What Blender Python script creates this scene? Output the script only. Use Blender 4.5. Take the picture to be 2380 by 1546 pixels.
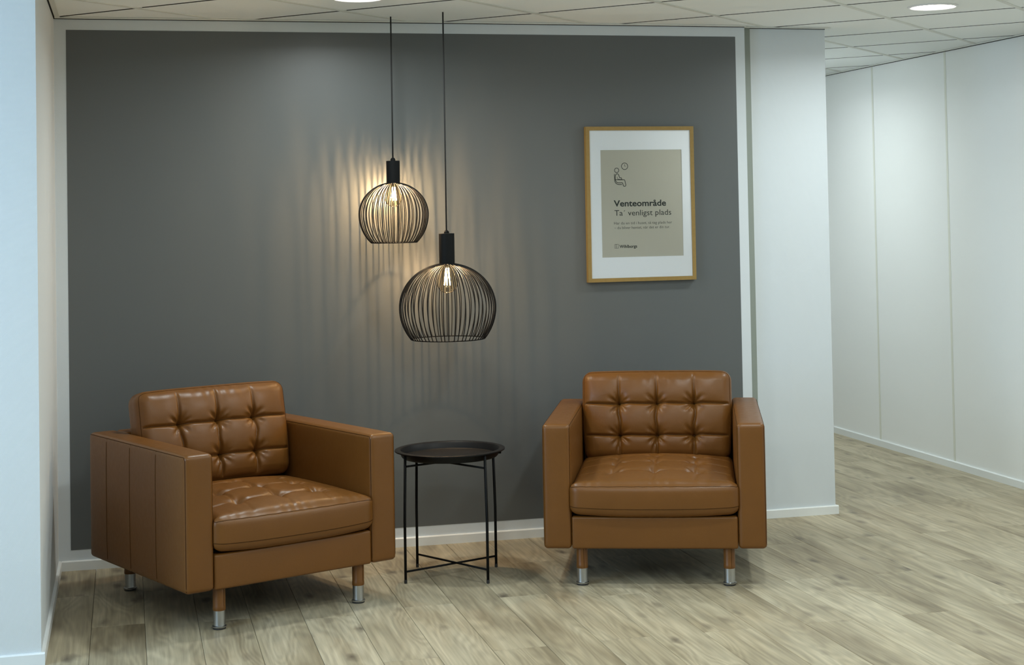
import bpy, math, random
import numpy as np
from mathutils import Vector, Matrix
random.seed(4)
PI = math.pi
SC = bpy.context.scene
COL = SC.collection
for _o in list(bpy.data.objects):
    bpy.data.objects.remove(_o, do_unlink=True)

# ------------------------------------------------------------------ camera
CAM_LOC = Vector((0.0, -7.1349, 1.4793))
YAW, PITCH, ROLL = 0.25711, 0.02858, -0.0185
F_PX, CX, CY = 3735.39, 1269.93, 385.26
fwd = Vector((math.sin(YAW) * math.cos(PITCH), math.cos(YAW) * math.cos(PITCH), math.sin(PITCH)))
rgt = Vector((math.cos(YAW), -math.sin(YAW), 0))
upv = rgt.cross(fwd)
r2 = rgt * math.cos(ROLL) + upv * math.sin(ROLL)
u2 = upv * math.cos(ROLL) - rgt * math.sin(ROLL)
cam_data = bpy.data.cameras.new('camera')
cam = bpy.data.objects.new('camera', cam_data)
COL.objects.link(cam)
M4 = Matrix((r2, u2, -fwd)).transposed().to_4x4()
M4.translation = CAM_LOC
cam.matrix_world = M4
cam_data.sensor_fit = 'HORIZONTAL'
cam_data.sensor_width = 36.0
cam_data.lens = F_PX * 36.0 / 2380.0
cam_data.shift_x = (1190.0 - CX) / 2380.0
cam_data.shift_y = (CY - 773.0) / 2380.0
cam_data.clip_start = 0.05
SC.camera = cam

# ------------------------------------------------------------------ world, daylight, exposure
SC.view_settings.view_transform = 'Standard'
SC.view_settings.look = 'None'
SC.view_settings.gamma = 1.0
SC.view_settings.use_curve_mapping = False
SC.view_settings.exposure = 0.24
W = bpy.data.worlds.new('world')
SC.world = W
W.use_nodes = True
bg = W.node_tree.nodes['Background']
bg.inputs[0].default_value = (0.62, 0.78, 1.0, 1)
bg.inputs[1].default_value = 0.6
DAY_W = 66.0           # added daylight at a made-up side window, brightens the near left wall
DAY_COL = (0.50, 0.74, 1.0)
DOWN_W = 11.0          # each ceiling downlight
DOWN_COL = (0.90, 1.0, 1.0)
BULB_W = 15.0           # filament bulb of the smaller pendant
BULB_COL = (1.0, 0.69, 0.40)
dl = bpy.data.lights.new('added_daylight', 'AREA')
dl.shape = 'RECTANGLE'
dl.size = 2.1
dl.size_y = 1.3
dl.energy = DAY_W
dl.color = DAY_COL
dlo = bpy.data.objects.new('added_daylight', dl)
COL.objects.link(dlo)
dlo.location = (-2.54, -2.95, 1.5)
dlo.rotation_euler = (PI / 2, 0, -PI / 2)      # -Z of the lamp looks towards +X

# ------------------------------------------------------------------ key dimensions
H = 2.347            # ceiling height
XL, XR = -0.284, 4.483           # niche side wall, partition wall
YN = -1.47           # near corner of the niche side wall
XFAR, YBACK, YCOR = -2.6, -9.5, 6.0
XCOL0, XCOL1, YCOL = 2.908, 3.298, 0.05
RECTS = [(XL, XR, YN, 0.0), (XFAR, XR, YBACK, YN), (XCOL1, XR, 0.0, YCOR), (2.862, XCOL1, 0.0, YCOL)]

# ------------------------------------------------------------------ material helpers
def new_mat(name):
    m = bpy.data.materials.new(name)
    m.use_nodes = True
    nt = m.node_tree
    nt.nodes.clear()
    out = nt.nodes.new('ShaderNodeOutputMaterial')
    b = nt.nodes.new('ShaderNodeBsdfPrincipled')
    nt.links.new(b.outputs[0], out.inputs[0])
    return m, nt, b, out

def N(nt, kind, **kw):
    n = nt.nodes.new(kind)
    for k, v in kw.items():
        if k.startswith('i_'):
            key = k[2:]
            key = int(key) if key.isdigit() else key.replace('_', ' ')
            n.inputs[key].default_value = v
        else:
            setattr(n, k, v)
    return n

def L(nt, a, b):
    nt.links.new(a, b)

def simple(name, col, rough=0.5, metal=0.0, bump=0.0, bscale=200.0, var=0.0, spec=0.5):
    m, nt, b, out = new_mat(name)
    b.inputs['Roughness'].default_value = rough
    b.inputs['Metallic'].default_value = metal
    b.inputs['Specular IOR Level'].default_value = spec
    tc = N(nt, 'ShaderNodeTexCoord')
    nz = N(nt, 'ShaderNodeTexNoise', i_Scale=bscale, i_Detail=3.0)
    L(nt, tc.outputs['Object'], nz.inputs['Vector'])
    mix = N(nt, 'ShaderNodeMix', data_type='RGBA')
    mix.inputs[6].default_value = tuple(c * (1 - var) for c in col) + (1,)
    mix.inputs[7].default_value = tuple(min(1, c * (1 + var)) for c in col) + (1,)
    L(nt, nz.outputs[0], mix.inputs[0])
    L(nt, mix.outputs[2], b.inputs['Base Color'])
    if bump:
        bp = N(nt, 'ShaderNodeBump', i_Strength=bump, i_Distance=0.001)
        L(nt, nz.outputs[0], bp.inputs['Height'])
        L(nt, bp.outputs[0], b.inputs['Normal'])
    return m

def mat_weave(name, col, scale, strength, dist=0.0008, rough=0.6):
    """painted glass-fibre wallpaper: a fine woven relief"""
    m, nt, b, out = new_mat(name)
    b.inputs['Roughness'].default_value = rough
    tc = N(nt, 'ShaderNodeTexCoord')
    sep = N(nt, 'ShaderNodeSeparateXYZ')
    L(nt, tc.outputs['Object'], sep.inputs[0])
    add = N(nt, 'ShaderNodeMath', operation='ADD')
    L(nt, sep.outputs[0], add.inputs[0])
    L(nt, sep.outputs[1], add.inputs[1])
    def sine(src, k, ph=0.0):
        a = N(nt, 'ShaderNodeMath', operation='MULTIPLY_ADD')
        L(nt, src, a.inputs[0])
        a.inputs[1].default_value = k
        a.inputs[2].default_value = ph
        s = N(nt, 'ShaderNodeMath', operation='SINE')
        L(nt, a.outputs[0], s.inputs[0])
        return s.outputs[0]
    mul = N(nt, 'ShaderNodeMath', operation='MULTIPLY')
    L(nt, sine(add.outputs[0], scale), mul.inputs[0])
    L(nt, sine(sep.outputs[2], scale), mul.inputs[1])
    nz = N(nt, 'ShaderNodeTexNoise', i_Scale=160.0, i_Detail=2.0)
    L(nt, tc.outputs['Object'], nz.inputs['Vector'])
    ad2 = N(nt, 'ShaderNodeMath', operation='ADD')
    L(nt, mul.outputs[0], ad2.inputs[0])
    L(nt, nz.outputs[0], ad2.inputs[1])
    bp = N(nt, 'ShaderNodeBump', i_Strength=strength, i_Distance=dist)
    L(nt, ad2.outputs[0], bp.inputs['Height'])
    L(nt, bp.outputs[0], b.inputs['Normal'])
    b.inputs['Base Color'].default_value = col + (1,)
    return m

def mat_grey_paint():
    m, nt, b, out = new_mat('grey_wall_paint')
    tc = N(nt, 'ShaderNodeTexCoord')
    n1 = N(nt, 'ShaderNodeTexNoise', i_Scale=1.3, i_Detail=4.0)
    n2 = N(nt, 'ShaderNodeTexNoise', i_Scale=140.0, i_Detail=2.0)
    L(nt, tc.outputs['Object'], n1.inputs['Vector'])
    L(nt, tc.outputs['Object'], n2.inputs['Vector'])
    mix = N(nt, 'ShaderNodeMix', data_type='RGBA')
    mix.inputs[6].default_value = (0.100, 0.108, 0.109, 1)
    mix.inputs[7].default_value = (0.112, 0.120, 0.120, 1)
    L(nt, n1.outputs[0], mix.inputs[0])
    L(nt, mix.outputs[2], b.inputs['Base Color'])
    b.inputs['Roughness'].default_value = 0.42
    bp = N(nt, 'ShaderNodeBump', i_Strength=0.12, i_Distance=0.0006)
    L(nt, n2.outputs[0], bp.inputs['Height'])
    L(nt, bp.outputs[0], b.inputs['Normal'])
    return m

def mat_leather(name, col, rough=0.40):
    m, nt, b, out = new_mat(name)
    tc = N(nt, 'ShaderNodeTexCoord')
    vo = N(nt, 'ShaderNodeTexVoronoi', i_Scale=420.0)
    nz = N(nt, 'ShaderNodeTexNoise', i_Scale=9.0, i_Detail=4.0)
    n3 = N(nt, 'ShaderNodeTexNoise', i_Scale=55.0, i_Detail=3.0)
    for n in (vo, nz, n3):
        L(nt, tc.outputs['Object'], n.inputs['Vector'])
    mix = N(nt, 'ShaderNodeMix', data_type='RGBA')
    mix.inputs[6].default_value = tuple(c * 0.90 for c in col) + (1,)
    mix.inputs[7].default_value = tuple(c * 1.10 for c in col) + (1,)
    L(nt, nz.outputs[0], mix.inputs[0])
    L(nt, mix.outputs[2], b.inputs['Base Color'])
    mr = N(nt, 'ShaderNodeMapRange', i_3=rough - 0.06, i_4=rough + 0.06)
    L(nt, n3.outputs[0], mr.inputs[0])
    L(nt, mr.outputs[0], b.inputs['Roughness'])
    b.inputs['Specular IOR Level'].default_value = 0.36
    bp = N(nt, 'ShaderNodeBump', i_Strength=0.10, i_Distance=0.0006)
    L(nt, vo.outputs['Distance'], bp.inputs['Height'])
    b2 = N(nt, 'ShaderNodeBump', i_Strength=0.10, i_Distance=0.004)
    L(nt, n3.outputs[0], b2.inputs['Height'])
    L(nt, bp.outputs[0], b2.inputs['Normal'])
    L(nt, b2.outputs[0], b.inputs['Normal'])
    return m

def mat_oak_floor():
    m, nt, b, out = new_mat('oak_plank')
    tc = N(nt, 'ShaderNodeTexCoord')
    oi = N(nt, 'ShaderNodeObjectInfo')
    off = N(nt, 'ShaderNodeVectorMath', operation='MULTIPLY_ADD')
    comb = N(nt, 'ShaderNodeCombineXYZ')
    for i in range(3):
        L(nt, oi.outputs['Random'], comb.inputs[i])
    L(nt, comb.outputs[0], off.inputs[0])
    off.inputs[1].default_value = (37.0, 53.0, 71.0)
    L(nt, tc.outputs['Object'], off.inputs[2])
    def stretched(sx, sy, scale, detail, dist=0.0):
        mp = N(nt, 'ShaderNodeMapping')
        mp.inputs['Scale'].default_value = (sx, sy, 1)
        L(nt, off.outputs[0], mp.inputs[0])
        nz = N(nt, 'ShaderNodeTexNoise', i_Scale=scale, i_Detail=detail, i_Distortion=dist)
        L(nt, mp.outputs[0], nz.inputs['Vector'])
        return nz.outputs[0]
    broad = stretched(9.0, 1.3, 1.0, 3.0, 0.4)
    fine = stretched(95.0, 3.2, 1.0, 5.0, 0.2)
    # cathedral figure: rings of a stretched noise
    fig = stretched(7.0, 1.1, 1.0, 1.5, 0.2)
    fm = N(nt, 'ShaderNodeMath', operation='MULTIPLY')
    L(nt, fig, fm.inputs[0])
    fm.inputs[1].default_value = 95.0
    fs = N(nt, 'ShaderNodeMath', operation='SINE')
    L(nt, fm.outputs[0], fs.inputs[0])
    # knots
    mpk = N(nt, 'ShaderNodeMapping')
    mpk.inputs['Scale'].default_value = (10.0, 4.2, 0.0)
    L(nt, off.outputs[0], mpk.inputs[0])
    wob = N(nt, 'ShaderNodeTexNoise', i_Scale=3.0, i_Detail=3.0)
    L(nt, mpk.outputs[0], wob.inputs['Vector'])
    wadd = N(nt, 'ShaderNodeVectorMath', operation='MULTIPLY_ADD')
    L(nt, wob.outputs['Color'], wadd.inputs[0])
    wadd.inputs[1].default_value = (0.30, 0.30, 0.0)
    L(nt, mpk.outputs[0], wadd.inputs[2])
    vk = N(nt, 'ShaderNodeTexVoronoi', i_Scale=1.0, i_Randomness=1.0)
    L(nt, wadd.outputs[0], vk.inputs['Vector'])
    kr = N(nt, 'ShaderNodeMapRange', i_1=0.02, i_2=0.27, i_3=0.95, i_4=0.0)
    L(nt, vk.outputs['Distance'], kr.inputs[0])
    sepc = N(nt, 'ShaderNodeSeparateColor')
    L(nt, vk.outputs['Color'], sepc.inputs[0])
    gt = N(nt, 'ShaderNodeMapRange', i_1=0.28, i_2=0.62, i_3=0.0, i_4=1.0)
    L(nt, sepc.outputs[0], gt.inputs[0])
    km = N(nt, 'ShaderNodeMath', operation='MULTIPLY')
    L(nt, kr.outputs[0], km.inputs[0])
    L(nt, gt.outputs[0], km.inputs[1])
    # colours
    ramp = N(nt, 'ShaderNodeValToRGB')
    e = ramp.color_ramp.elements
    e[0].position, e[0].color = 0.28, (0.230, 0.185, 0.115, 1)
    e[1].position, e[1].color = 0.72, (0.500, 0.435, 0.305, 1)
    mid = ramp.color_ramp.elements.new(0.48)
    mid.color = (0.375, 0.315, 0.208, 1)
    tsum = N(nt, 'ShaderNodeMath', operation='MULTIPLY_ADD')
    L(nt, oi.outputs['Random'], tsum.inputs[0])
    tsum.inputs[1].default_value = 0.16
    L(nt, broad, tsum.inputs[2])
    sub = N(nt, 'ShaderNodeMath', operation='SUBTRACT')
    L(nt, tsum.outputs[0], sub.inputs[0])
    sub.inputs[1].default_value = 0.06
    L(nt, sub.outputs[0], ramp.inputs[0])
    # fine grain darkening
    fr = N(nt, 'ShaderNodeMapRange', i_1=0.30, i_2=0.70, i_3=0.80, i_4=1.12)
    L(nt, fine, fr.inputs[0])
    g1 = N(nt, 'ShaderNodeMapRange', i_1=-1.0, i_2=1.0, i_3=0.89, i_4=1.06)
    L(nt, fs.outputs[0], g1.inputs[0])
    gm = N(nt, 'ShaderNodeMath', operation='MULTIPLY')
    L(nt, fr.outputs[0], gm.inputs[0])
    L(nt, g1.outputs[0], gm.inputs[1])
    vm = N(nt, 'ShaderNodeVectorMath', operation='SCALE')
    L(nt, ramp.outputs[0], vm.inputs[0])
    L(nt, gm.outputs[0], vm.inputs['Scale'])
    mixk = N(nt, 'ShaderNodeMix', data_type='RGBA')
    L(nt, km.outputs[0], mixk.inputs[0])
    L(nt, vm.outputs[0], mixk.inputs[6])
    mixk.inputs[7].default_value = (0.11, 0.088, 0.062, 1)
    L(nt, mixk.outputs[2], b.inputs['Base Color'])
    b.inputs['Roughness'].default_value = 0.46
    b.inputs['Specular IOR Level'].default_value = 0.35
    bp = N(nt, 'ShaderNodeBump', i_Strength=0.10, i_Distance=0.001)
    L(nt, fine, bp.inputs['Height'])
    L(nt, bp.outputs[0], b.inputs['Normal'])
    return m

def mat_frame_oak():
    m, nt, b, out = new_mat('oak_picture_frame')
    tc = N(nt, 'ShaderNodeTexCoord')
    mp = N(nt, 'ShaderNodeMapping')
    mp.inputs['Scale'].default_value = (60, 60, 60)
    L(nt, tc.outputs['Object'], mp.inputs[0])
    nz = N(nt, 'ShaderNodeTexNoise', i_Scale=1.0, i_Detail=4.0, i_Distortion=0.6)
    L(nt, mp.outputs[0], nz.inputs['Vector'])
    mix = N(nt, 'ShaderNodeMix', data_type='RGBA')
    mix.inputs[6].default_value = (0.235, 0.145, 0.035, 1)
    mix.inputs[7].default_value = (0.31, 0.200, 0.055, 1)
    L(nt, nz.outputs[0], mix.inputs[0])
    L(nt, mix.outputs[2], b.inputs['Base Color'])
    b.inputs['Roughness'].default_value = 0.45
    return m

def mat_glass(name, tint, gloss_col=(1, 1, 1), rough=0.02, ior=1.45):
    m, nt, b, out = new_mat(name)
    nt.nodes.remove(b)
    tr = N(nt, 'ShaderNodeBsdfTransparent')
    tr.inputs[0].default_value = tint + (1,)
    gl = N(nt, 'ShaderNodeBsdfGlossy')
    gl.inputs['Roughness'].default_value = rough
    fr = N(nt, 'ShaderNodeFresnel', i_IOR=ior)
    mx = N(nt, 'ShaderNodeMixShader')
    L(nt, fr.outputs[0], mx.inputs[0])
    L(nt, tr.outputs[0], mx.inputs[1])
    L(nt, gl.outputs[0], mx.inputs[2])
    L(nt, mx.outputs[0], out.inputs[0])
    return m

def mat_emit(name, col, strength):
    m, nt, b, out = new_mat(name)
    nt.nodes.remove(b)
    e = N(nt, 'ShaderNodeEmission')
    e.inputs[0].default_value = col + (1,)
    e.inputs[1].default_value = strength
    L(nt, e.outputs[0], out.inputs[0])
    return m

M_WALL = mat_weave('white_woven_wallpaper', (0.69, 0.72, 0.73), 1150.0, 0.35)
M_COLUMN = mat_weave('white_fine_wallpaper', (0.66, 0.705, 0.735), 1500.0, 0.18)
M_PLAIN = simple('white_wall_paint', (0.79, 0.80, 0.78), 0.6, bump=0.1, bscale=150)
M_GREY = mat_grey_paint()
M_TRIM = simple('white_skirting_paint', (0.80, 0.82, 0.81), 0.38)
M_PANEL = simple('white_partition_laminate', (0.87, 0.885, 0.87), 0.33, bump=0.03, bscale=90)
M_JOINT = simple('cream_joint_strip', (0.74, 0.75, 0.67), 0.45)
M_PROFILE = simple('grey_metal_profile', (0.27, 0.30, 0.265), 0.5)
M_TILE = simple('ceiling_tile_fibre', (0.90, 0.935, 0.925), 0.9, bump=0.25, bscale=260, var=0.04)
M_TEDGE = simple('shaded_tile_edge', (0.05, 0.05, 0.042), 0.9)  # tile sides coloured dark to give the joints their shade
M_TBAR = simple('white_ceiling_bar', (0.72, 0.73, 0.68), 0.5)
M_VOID_SHADE = simple('painted_void_shade', (0.02, 0.02, 0.02), 0.9)  # near black paint for the shade above the tiles and along wall tops
M_OAK = mat_oak_floor()
M_SUB = simple('dark_floor_base', (0.10, 0.085, 0.06), 0.8)
M_LEATHER = mat_leather('tan_leather', (0.152, 0.0585, 0.0105), 0.38)
M_SEAM = simple('dark_leather_seam', (0.048, 0.020, 0.006), 0.9, spec=0.05)
M_CHROME = simple('brushed_chrome', (0.44, 0.445, 0.44), 0.34, 1.0)
M_RUBBER = simple('black_glide', (0.02, 0.02, 0.02), 0.6)
M_DARKCLOTH = simple('black_underside_cloth', (0.02, 0.018, 0.015), 0.95)
M_BLACK = simple('black_powder_coat', (0.004, 0.0043, 0.0046), 0.55, bump=0.05, bscale=600, spec=0.16)
M_BLACKT = simple('black_tray_enamel', (0.005, 0.005, 0.0055), 0.45, spec=0.2)
M_CORD = simple('black_textile_cord', (0.012, 0.012, 0.012), 0.8)
M_FRAME = mat_frame_oak()
M_MAT = simple('white_mount_board', (0.93, 0.96, 0.99), 0.8)
M_POSTER = simple('beige_poster_paper', (0.55, 0.53, 0.445), 0.7)
M_INK = simple('dark_green_ink', (0.016, 0.024, 0.020), 0.7)
M_GLASS = mat_glass('picture_glass', (1.0, 1.0, 1.0), ior=1.16)
M_BULB = mat_glass('bulb_glass', (1.0, 0.94, 0.82), rough=0.08, ior=1.10)
M_FIL = mat_emit('glowing_filament', (1.0, 0.70, 0.34), 90.0)
M_LED = mat_emit('downlight_diffuser', (1.0, 0.98, 0.92), 14.0)
M_WHITE = simple('white_metal', (0.82, 0.82, 0.80), 0.35)
M_BRASS = simple('bulb_screw_base', (0.55, 0.45, 0.25), 0.3, 1.0)
M_WFRAME = simple('added_window_paint', (0.75, 0.76, 0.76), 0.4)

# ------------------------------------------------------------------ mesh helpers
def link_mesh(name, verts, faces, mat, parent=None, smooth=False):
    me = bpy.data.meshes.new(name)
    me.from_pydata([tuple(map(float, v)) for v in verts], [], faces)
    me.materials.append(mat)
    if smooth:
        me.polygons.foreach_set('use_smooth', [True] * len(me.polygons))
    me.update()
    o = bpy.data.objects.new(name, me)
    COL.objects.link(o)
    if parent:
        o.parent = parent
    return o

def box_vf(x0, x1, y0, y1, z0, z1):
    v = [(x0, y0, z0), (x1, y0, z0), (x1, y1, z0), (x0, y1, z0), (x0, y0, z1), (x1, y0, z1), (x1, y1, z1), (x0, y1, z1)]
    f = [(0, 3, 2, 1), (4, 5, 6, 7), (0, 1, 5, 4), (1, 2, 6, 5), (2, 3, 7, 6), (3, 0, 4, 7)]
    return v, f

class MB:
    def __init__(self):
        self.v, self.f = [], []
    def add(self, vf):
        k = len(self.v)
        self.v += list(vf[0])
        self.f += [tuple(i + k for i in f) for f in vf[1]]
        return self
    def box(self, *a):
        return self.add(box_vf(*a))
    def build(self, name, mat, parent=None, smooth=False):
        return link_mesh(name, self.v, self.f, mat, parent, smooth)

def tube_vf(pts, r, n=6, closed=False):
    P = [Vector(p) for p in pts]
    m = len(P)
    v, f = [], []
    prev = None
    for i in range(m):
        if closed:
            t = (P[(i + 1) % m] - P[i - 1])
        else:
            t = P[min(i + 1, m - 1)] - P[max(i - 1, 0)]
        t.normalize()
        if prev is None:
            a = Vector((0, 0, 1)) if abs(t.z) < 0.9 else Vector((1, 0, 0))
            nrm = (a - t * a.dot(t)).normalized()
        else:
            nrm = (prev - t * prev.dot(t)).normalized()
        prev = nrm
        bn = t.cross(nrm)
        rr = r[i] if isinstance(r, (list, tuple)) else r
        for k in range(n):
            an = 2 * PI * k / n
            v.append(P[i] + nrm * (rr * math.cos(an)) + bn * (rr * math.sin(an)))
    for i in range(m if closed else m - 1):
        j = (i + 1) % m
        for k in range(n):
            f.append((i * n + k, i * n + (k + 1) % n, j * n + (k + 1) % n, j * n + k))
    if not closed:
        f.append(tuple(range(n - 1, -1, -1)))
        f.append(tuple((m - 1) * n + k for k in range(n)))
    return v, f

def lathe_vf(prof, n=32, cx=0.0, cy=0.0, crisp=35.0):
    """turned profile; corners sharper than `crisp` degrees get doubled rings so that they stay hard under smooth shading"""
    P, cut = [], []
    m = len(prof)
    for i, p in enumerate(prof):
        P.append(p)
        cut.append(False)
        sharp = False
        if 0 < i < m - 1:
            a = math.atan2(p[1] - prof[i - 1][1], p[0] - prof[i - 1][0])
            b = math.atan2(prof[i + 1][1] - p[1], prof[i + 1][0] - p[0])
            d = abs((b - a + PI) % (2 * PI) - PI)
            sharp = math.degrees(d) > crisp
        elif p[0] > 1e-6:
            sharp = True
        if sharp:
            P.append(p)
            cut.append(True)          # no faces between the doubled rings
    v, f = [], []
    for (r, z) in P:
        for k in range(n):
            a = 2 * PI * k / n
            v.append((cx + r * math.cos(a), cy + r * math.sin(a), z))
    for i in range(len(P) - 1):
        if cut[i + 1]:
            continue
        for k in range(n):
            f.append((i * n + k, i * n + (k + 1) % n, (i + 1) * n + (k + 1) % n, (i + 1) * n + k))
    if prof[0][0] > 1e-6:
        f.append(tuple(range(n - 1, -1, -1)))
    if prof[-1][0] > 1e-6:
        f.append(tuple((len(P) - 1) * n + k for k in range(n)))
    return v, f

def axis_samples(h, r, n):
    k = [0.0, 0.3, 0.55, 0.78, 1.0]
    lo = [-h + r * t for t in (0.0, 0.22, 0.45, 0.70)]
    inner = list(np.linspace(-(h - r), h - r, max(2, n)))
    return np.array(lo + inner + [-x for x in reversed(lo)])

class SoftBox:
    """box with rounded edges whose surface can be displaced by a function; seams follow the same surface"""
    def __init__(self, half, r, counts, disp=None):
        self.h = np.array(half, float)
        self.r = r
        self.disp = disp
        self.ax = [axis_samples(self.h[i], r, counts[i]) for i in range(3)]
    def map(self, P):
        P = np.asarray(P, float)
        inn = np.clip(P, -(self.h - self.r), self.h - self.r)
        d = P - inn
        ln = np.linalg.norm(d, axis=1)
        ln[ln < 1e-9] = 1
        Q = inn + d / ln[:, None] * self.r
        nrm = d / ln[:, None]
        if self.disp:
            Q = self.disp(Q, nrm, P)
        return Q
    def build(self, name, mat, parent=None):
        A = self.ax
        idx, V, F = {}, [], []
        def vid(i, j, k):
            key = (i, j, k)
            if key not in idx:
                idx[key] = len(V)
                V.append((A[0][i], A[1][j], A[2][k]))
            return idx[key]
        n = [len(a) for a in A]
        for d in range(3):
            e, g = (d + 1) % 3, (d + 2) % 3
            for side in (0, n[d] - 1):
                for i in range(n[e] - 1):
                    for j in range(n[g] - 1):
                        q = []
                        for (a, b) in ((0, 0), (1, 0), (1, 1), (0, 1)):
                            t = [0, 0, 0]
                            t[d], t[e], t[g] = side, i + a, j + b
                            q.append(vid(*t))
                        F.append(tuple(q) if side else tuple(reversed(q)))
        Q = self.map(np.array(V))
        return link_mesh(name, Q, F, mat, parent, True)
    def seam(self, name, path, mat, parent, r=0.0012, lift=0.0, n=5, closed=False):
        Q = self.map(np.array(path))
        o = link_mesh(name, *tube_vf([Vector(q) for q in Q], r, n, closed), mat, parent, True)
        return o

def empty(name, loc, rz=0.0):
    o = bpy.data.objects.new(name, None)
    COL.objects.link(o)
    o.location = loc
    o.rotation_euler = (0, 0, rz)
    o.empty_display_size = 0.1
    return o

def tag(o, label=None, cat=None, group=None, kind=None):
    if label: o['label'] = label
    if cat: o['category'] = cat
    if group: o['group'] = group
    if kind: o['kind'] = kind
    return o

def copy_tree(o, parent=None):
    c = o.copy()
    COL.objects.link(c)
    c.parent = parent
    for ch in list(o.children):
        copy_tree(ch, c)
    return c

def struct(o, label, cat):
    return tag(o, label, cat, kind='structure')

# ------------------------------------------------------------------ floor: planks along y
base = MB()
for (x0, x1, y0, y1) in RECTS:
    base.box(x0, x1, y0, y1, -0.10, -0.008)
floor = struct(base.build('floor', M_SUB), 'pale grey oak plank floor running through room and corridor', 'floor')
PW, PL, SEAM0 = 0.1886, 1.285, -0.132
G = 0.0006
ROW_OFF = {}
for k in range(-16, 30):
    if k == 0:
        ROW_OFF[k] = -1.02
    elif k % 2:
        ROW_OFF[k] = -1.80 + random.uniform(-0.02, 0.02)
    else:
        ROW_OFF[k] = -2.40 + random.uniform(-0.07, 0.07)
YPL = -5.2
def plank_vf(x0, x1, y0, y1, b=0.0011):
    x0 += G; x1 -= G; y0 += G * 0.6; y1 -= G * 0.6
    z0, z1 = -0.008, 0.0
    v = [(x0, y0, z0), (x1, y0, z0), (x1, y1, z0), (x0, y1, z0),
         (x0, y0, z1 - b), (x1, y0, z1 - b), (x1, y1, z1 - b), (x0, y1, z1 - b),
         (x0 + b, y0 + b * .7, z1), (x1 - b, y0 + b * .7, z1), (x1 - b, y1 - b * .7, z1), (x0 + b, y1 - b * .7, z1)]
    f = [(0, 1, 5, 4), (1, 2, 6, 5), (2, 3, 7, 6), (3, 0, 4, 7),
         (4, 5, 9, 8), (5, 6, 10, 9), (6, 7, 11, 10), (7, 4, 8, 11), (8, 9, 10, 11)]
    return v, f
plank_cache = {}
rest = MB()
for k in range(-14, 26):
    x0, x1 = SEAM0 + PW * k, SEAM0 + PW * (k + 1)
    n0 = math.floor((YBACK - ROW_OFF[k]) / PL)
    for n in range(n0, n0 + 14):
        y0, y1 = ROW_OFF[k] + n * PL, ROW_OFF[k] + (n + 1) * PL
        pieces = []
        for (a0, a1, b0, b1) in RECTS:
            c0, c1, d0, d1 = max(x0, a0), min(x1, a1), max(y0, b0), min(y1, b1)
            if c1 - c0 > 0.004 and d1 - d0 > 0.004:
                pieces.append([c0, c1, d0, d1])
        # merge pieces of the same width that continue each other
        pieces.sort(key=lambda q: q[2])
        merged = []
        for q in pieces:
            if merged and abs(merged[-1][3] - q[2]) < 1e-6 and abs(merged[-1][0] - q[0]) < 1e-6 and abs(merged[-1][1] - q[1]) < 1e-6:
                merged[-1][3] = q[3]
            else:
                merged.append(list(q))
        if not merged:
            continue
        if y1 < YPL or x1 < -1.8 or y0 > 3.2:
            for q in merged:
                rest.add(plank_vf(*q))
            continue
        ox, oy = x0, y0
        full = len(merged) == 1 and abs(merged[0][1] - merged[0][0] - PW) < 1e-6 and abs(merged[0][3] - merged[0][2] - PL) < 1e-6
        if full and 'full' in plank_cache:
            o = bpy.data.objects.new('floor_plank', plank_cache['full'])
            COL.objects.link(o)
            o.parent = floor
        else:
            mb = MB()
            for q in merged:
                mb.add(plank_vf(q[0] - ox, q[1] - ox, q[2] - oy, q[3] - oy))
            o = mb.build('floor_plank', M_OAK, floor)
            if full:
                plank_cache['full'] = o.data
        o.location = (ox, oy, 0)
ro = rest.build('distant_floor_planks', M_OAK, floor)
ro['kind'] = 'stuff'

# ------------------------------------------------------------------ ceiling: 45 degree tile grid
GA, GB, GPHI, G0X, G0Y = 0.5922, 0.5981, PI / 4, 1.7522, -1.1957
def gnode(a, b):
    c, s = math.cos(GPHI), math.sin(GPHI)
    return (G0X + s * a * GA + c * b * GB, G0Y + c * a * GA - s * b * GB)
def clip_poly(poly, rect):
    x0, x1, y0, y1 = rect
    def cut(P, ax, val, keep_less):
        out = []
        for i in range(len(P)):
            p, q = P[i], P[(i + 1) % len(P)]
            ip = (p[ax] <= val) if keep_less else (p[ax] >= val)
            iq = (q[ax] <= val) if keep_less else (q[ax] >= val)
            if ip: out.append(p)
            if ip != iq:
                t = (val - p[ax]) / (q[ax] - p[ax])
                out.append((p[0] + t * (q[0] - p[0]), p[1] + t * (q[1] - p[1])))
        return out
    for ax, val, kl in ((0, x0, False), (0, x1, True), (1, y0, False), (1, y1, True)):
        poly = cut(poly, ax, val, kl)
        if len(poly) < 3:
            return []
    ar = 0.5 * sum(poly[i][0] * poly[(i + 1) % len(poly)][1] - poly[(i + 1) % len(poly)][0] * poly[i][1] for i in range(len(poly)))
    if abs(ar) < 2e-4:
        return []
    return poly if ar > 0 else poly[::-1]
def prism_vf(poly, z0, z1):
    n = len(poly)
    v = [(p[0], p[1], z0) for p in poly] + [(p[0], p[1], z1) for p in poly]
    f = [tuple(range(n - 1, -1, -1)), tuple(range(n, 2 * n))]
    f += [(i, (i + 1) % n, n + (i + 1) % n, n + i) for i in range(n)]
    return v, f
slab = MB()
for (x0, x1, y0, y1) in RECTS:
    slab.box(x0, x1, y0, y1, H + 0.10, H + 0.16)
ceiling = struct(slab.build('ceiling', M_VOID_SHADE), 'suspended ceiling of pale square tiles laid diagonally to the wall', 'ceiling')
TG = 0.0105   # half of the dark joint
EDGE = 0.006  # gap to the wall
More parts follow.
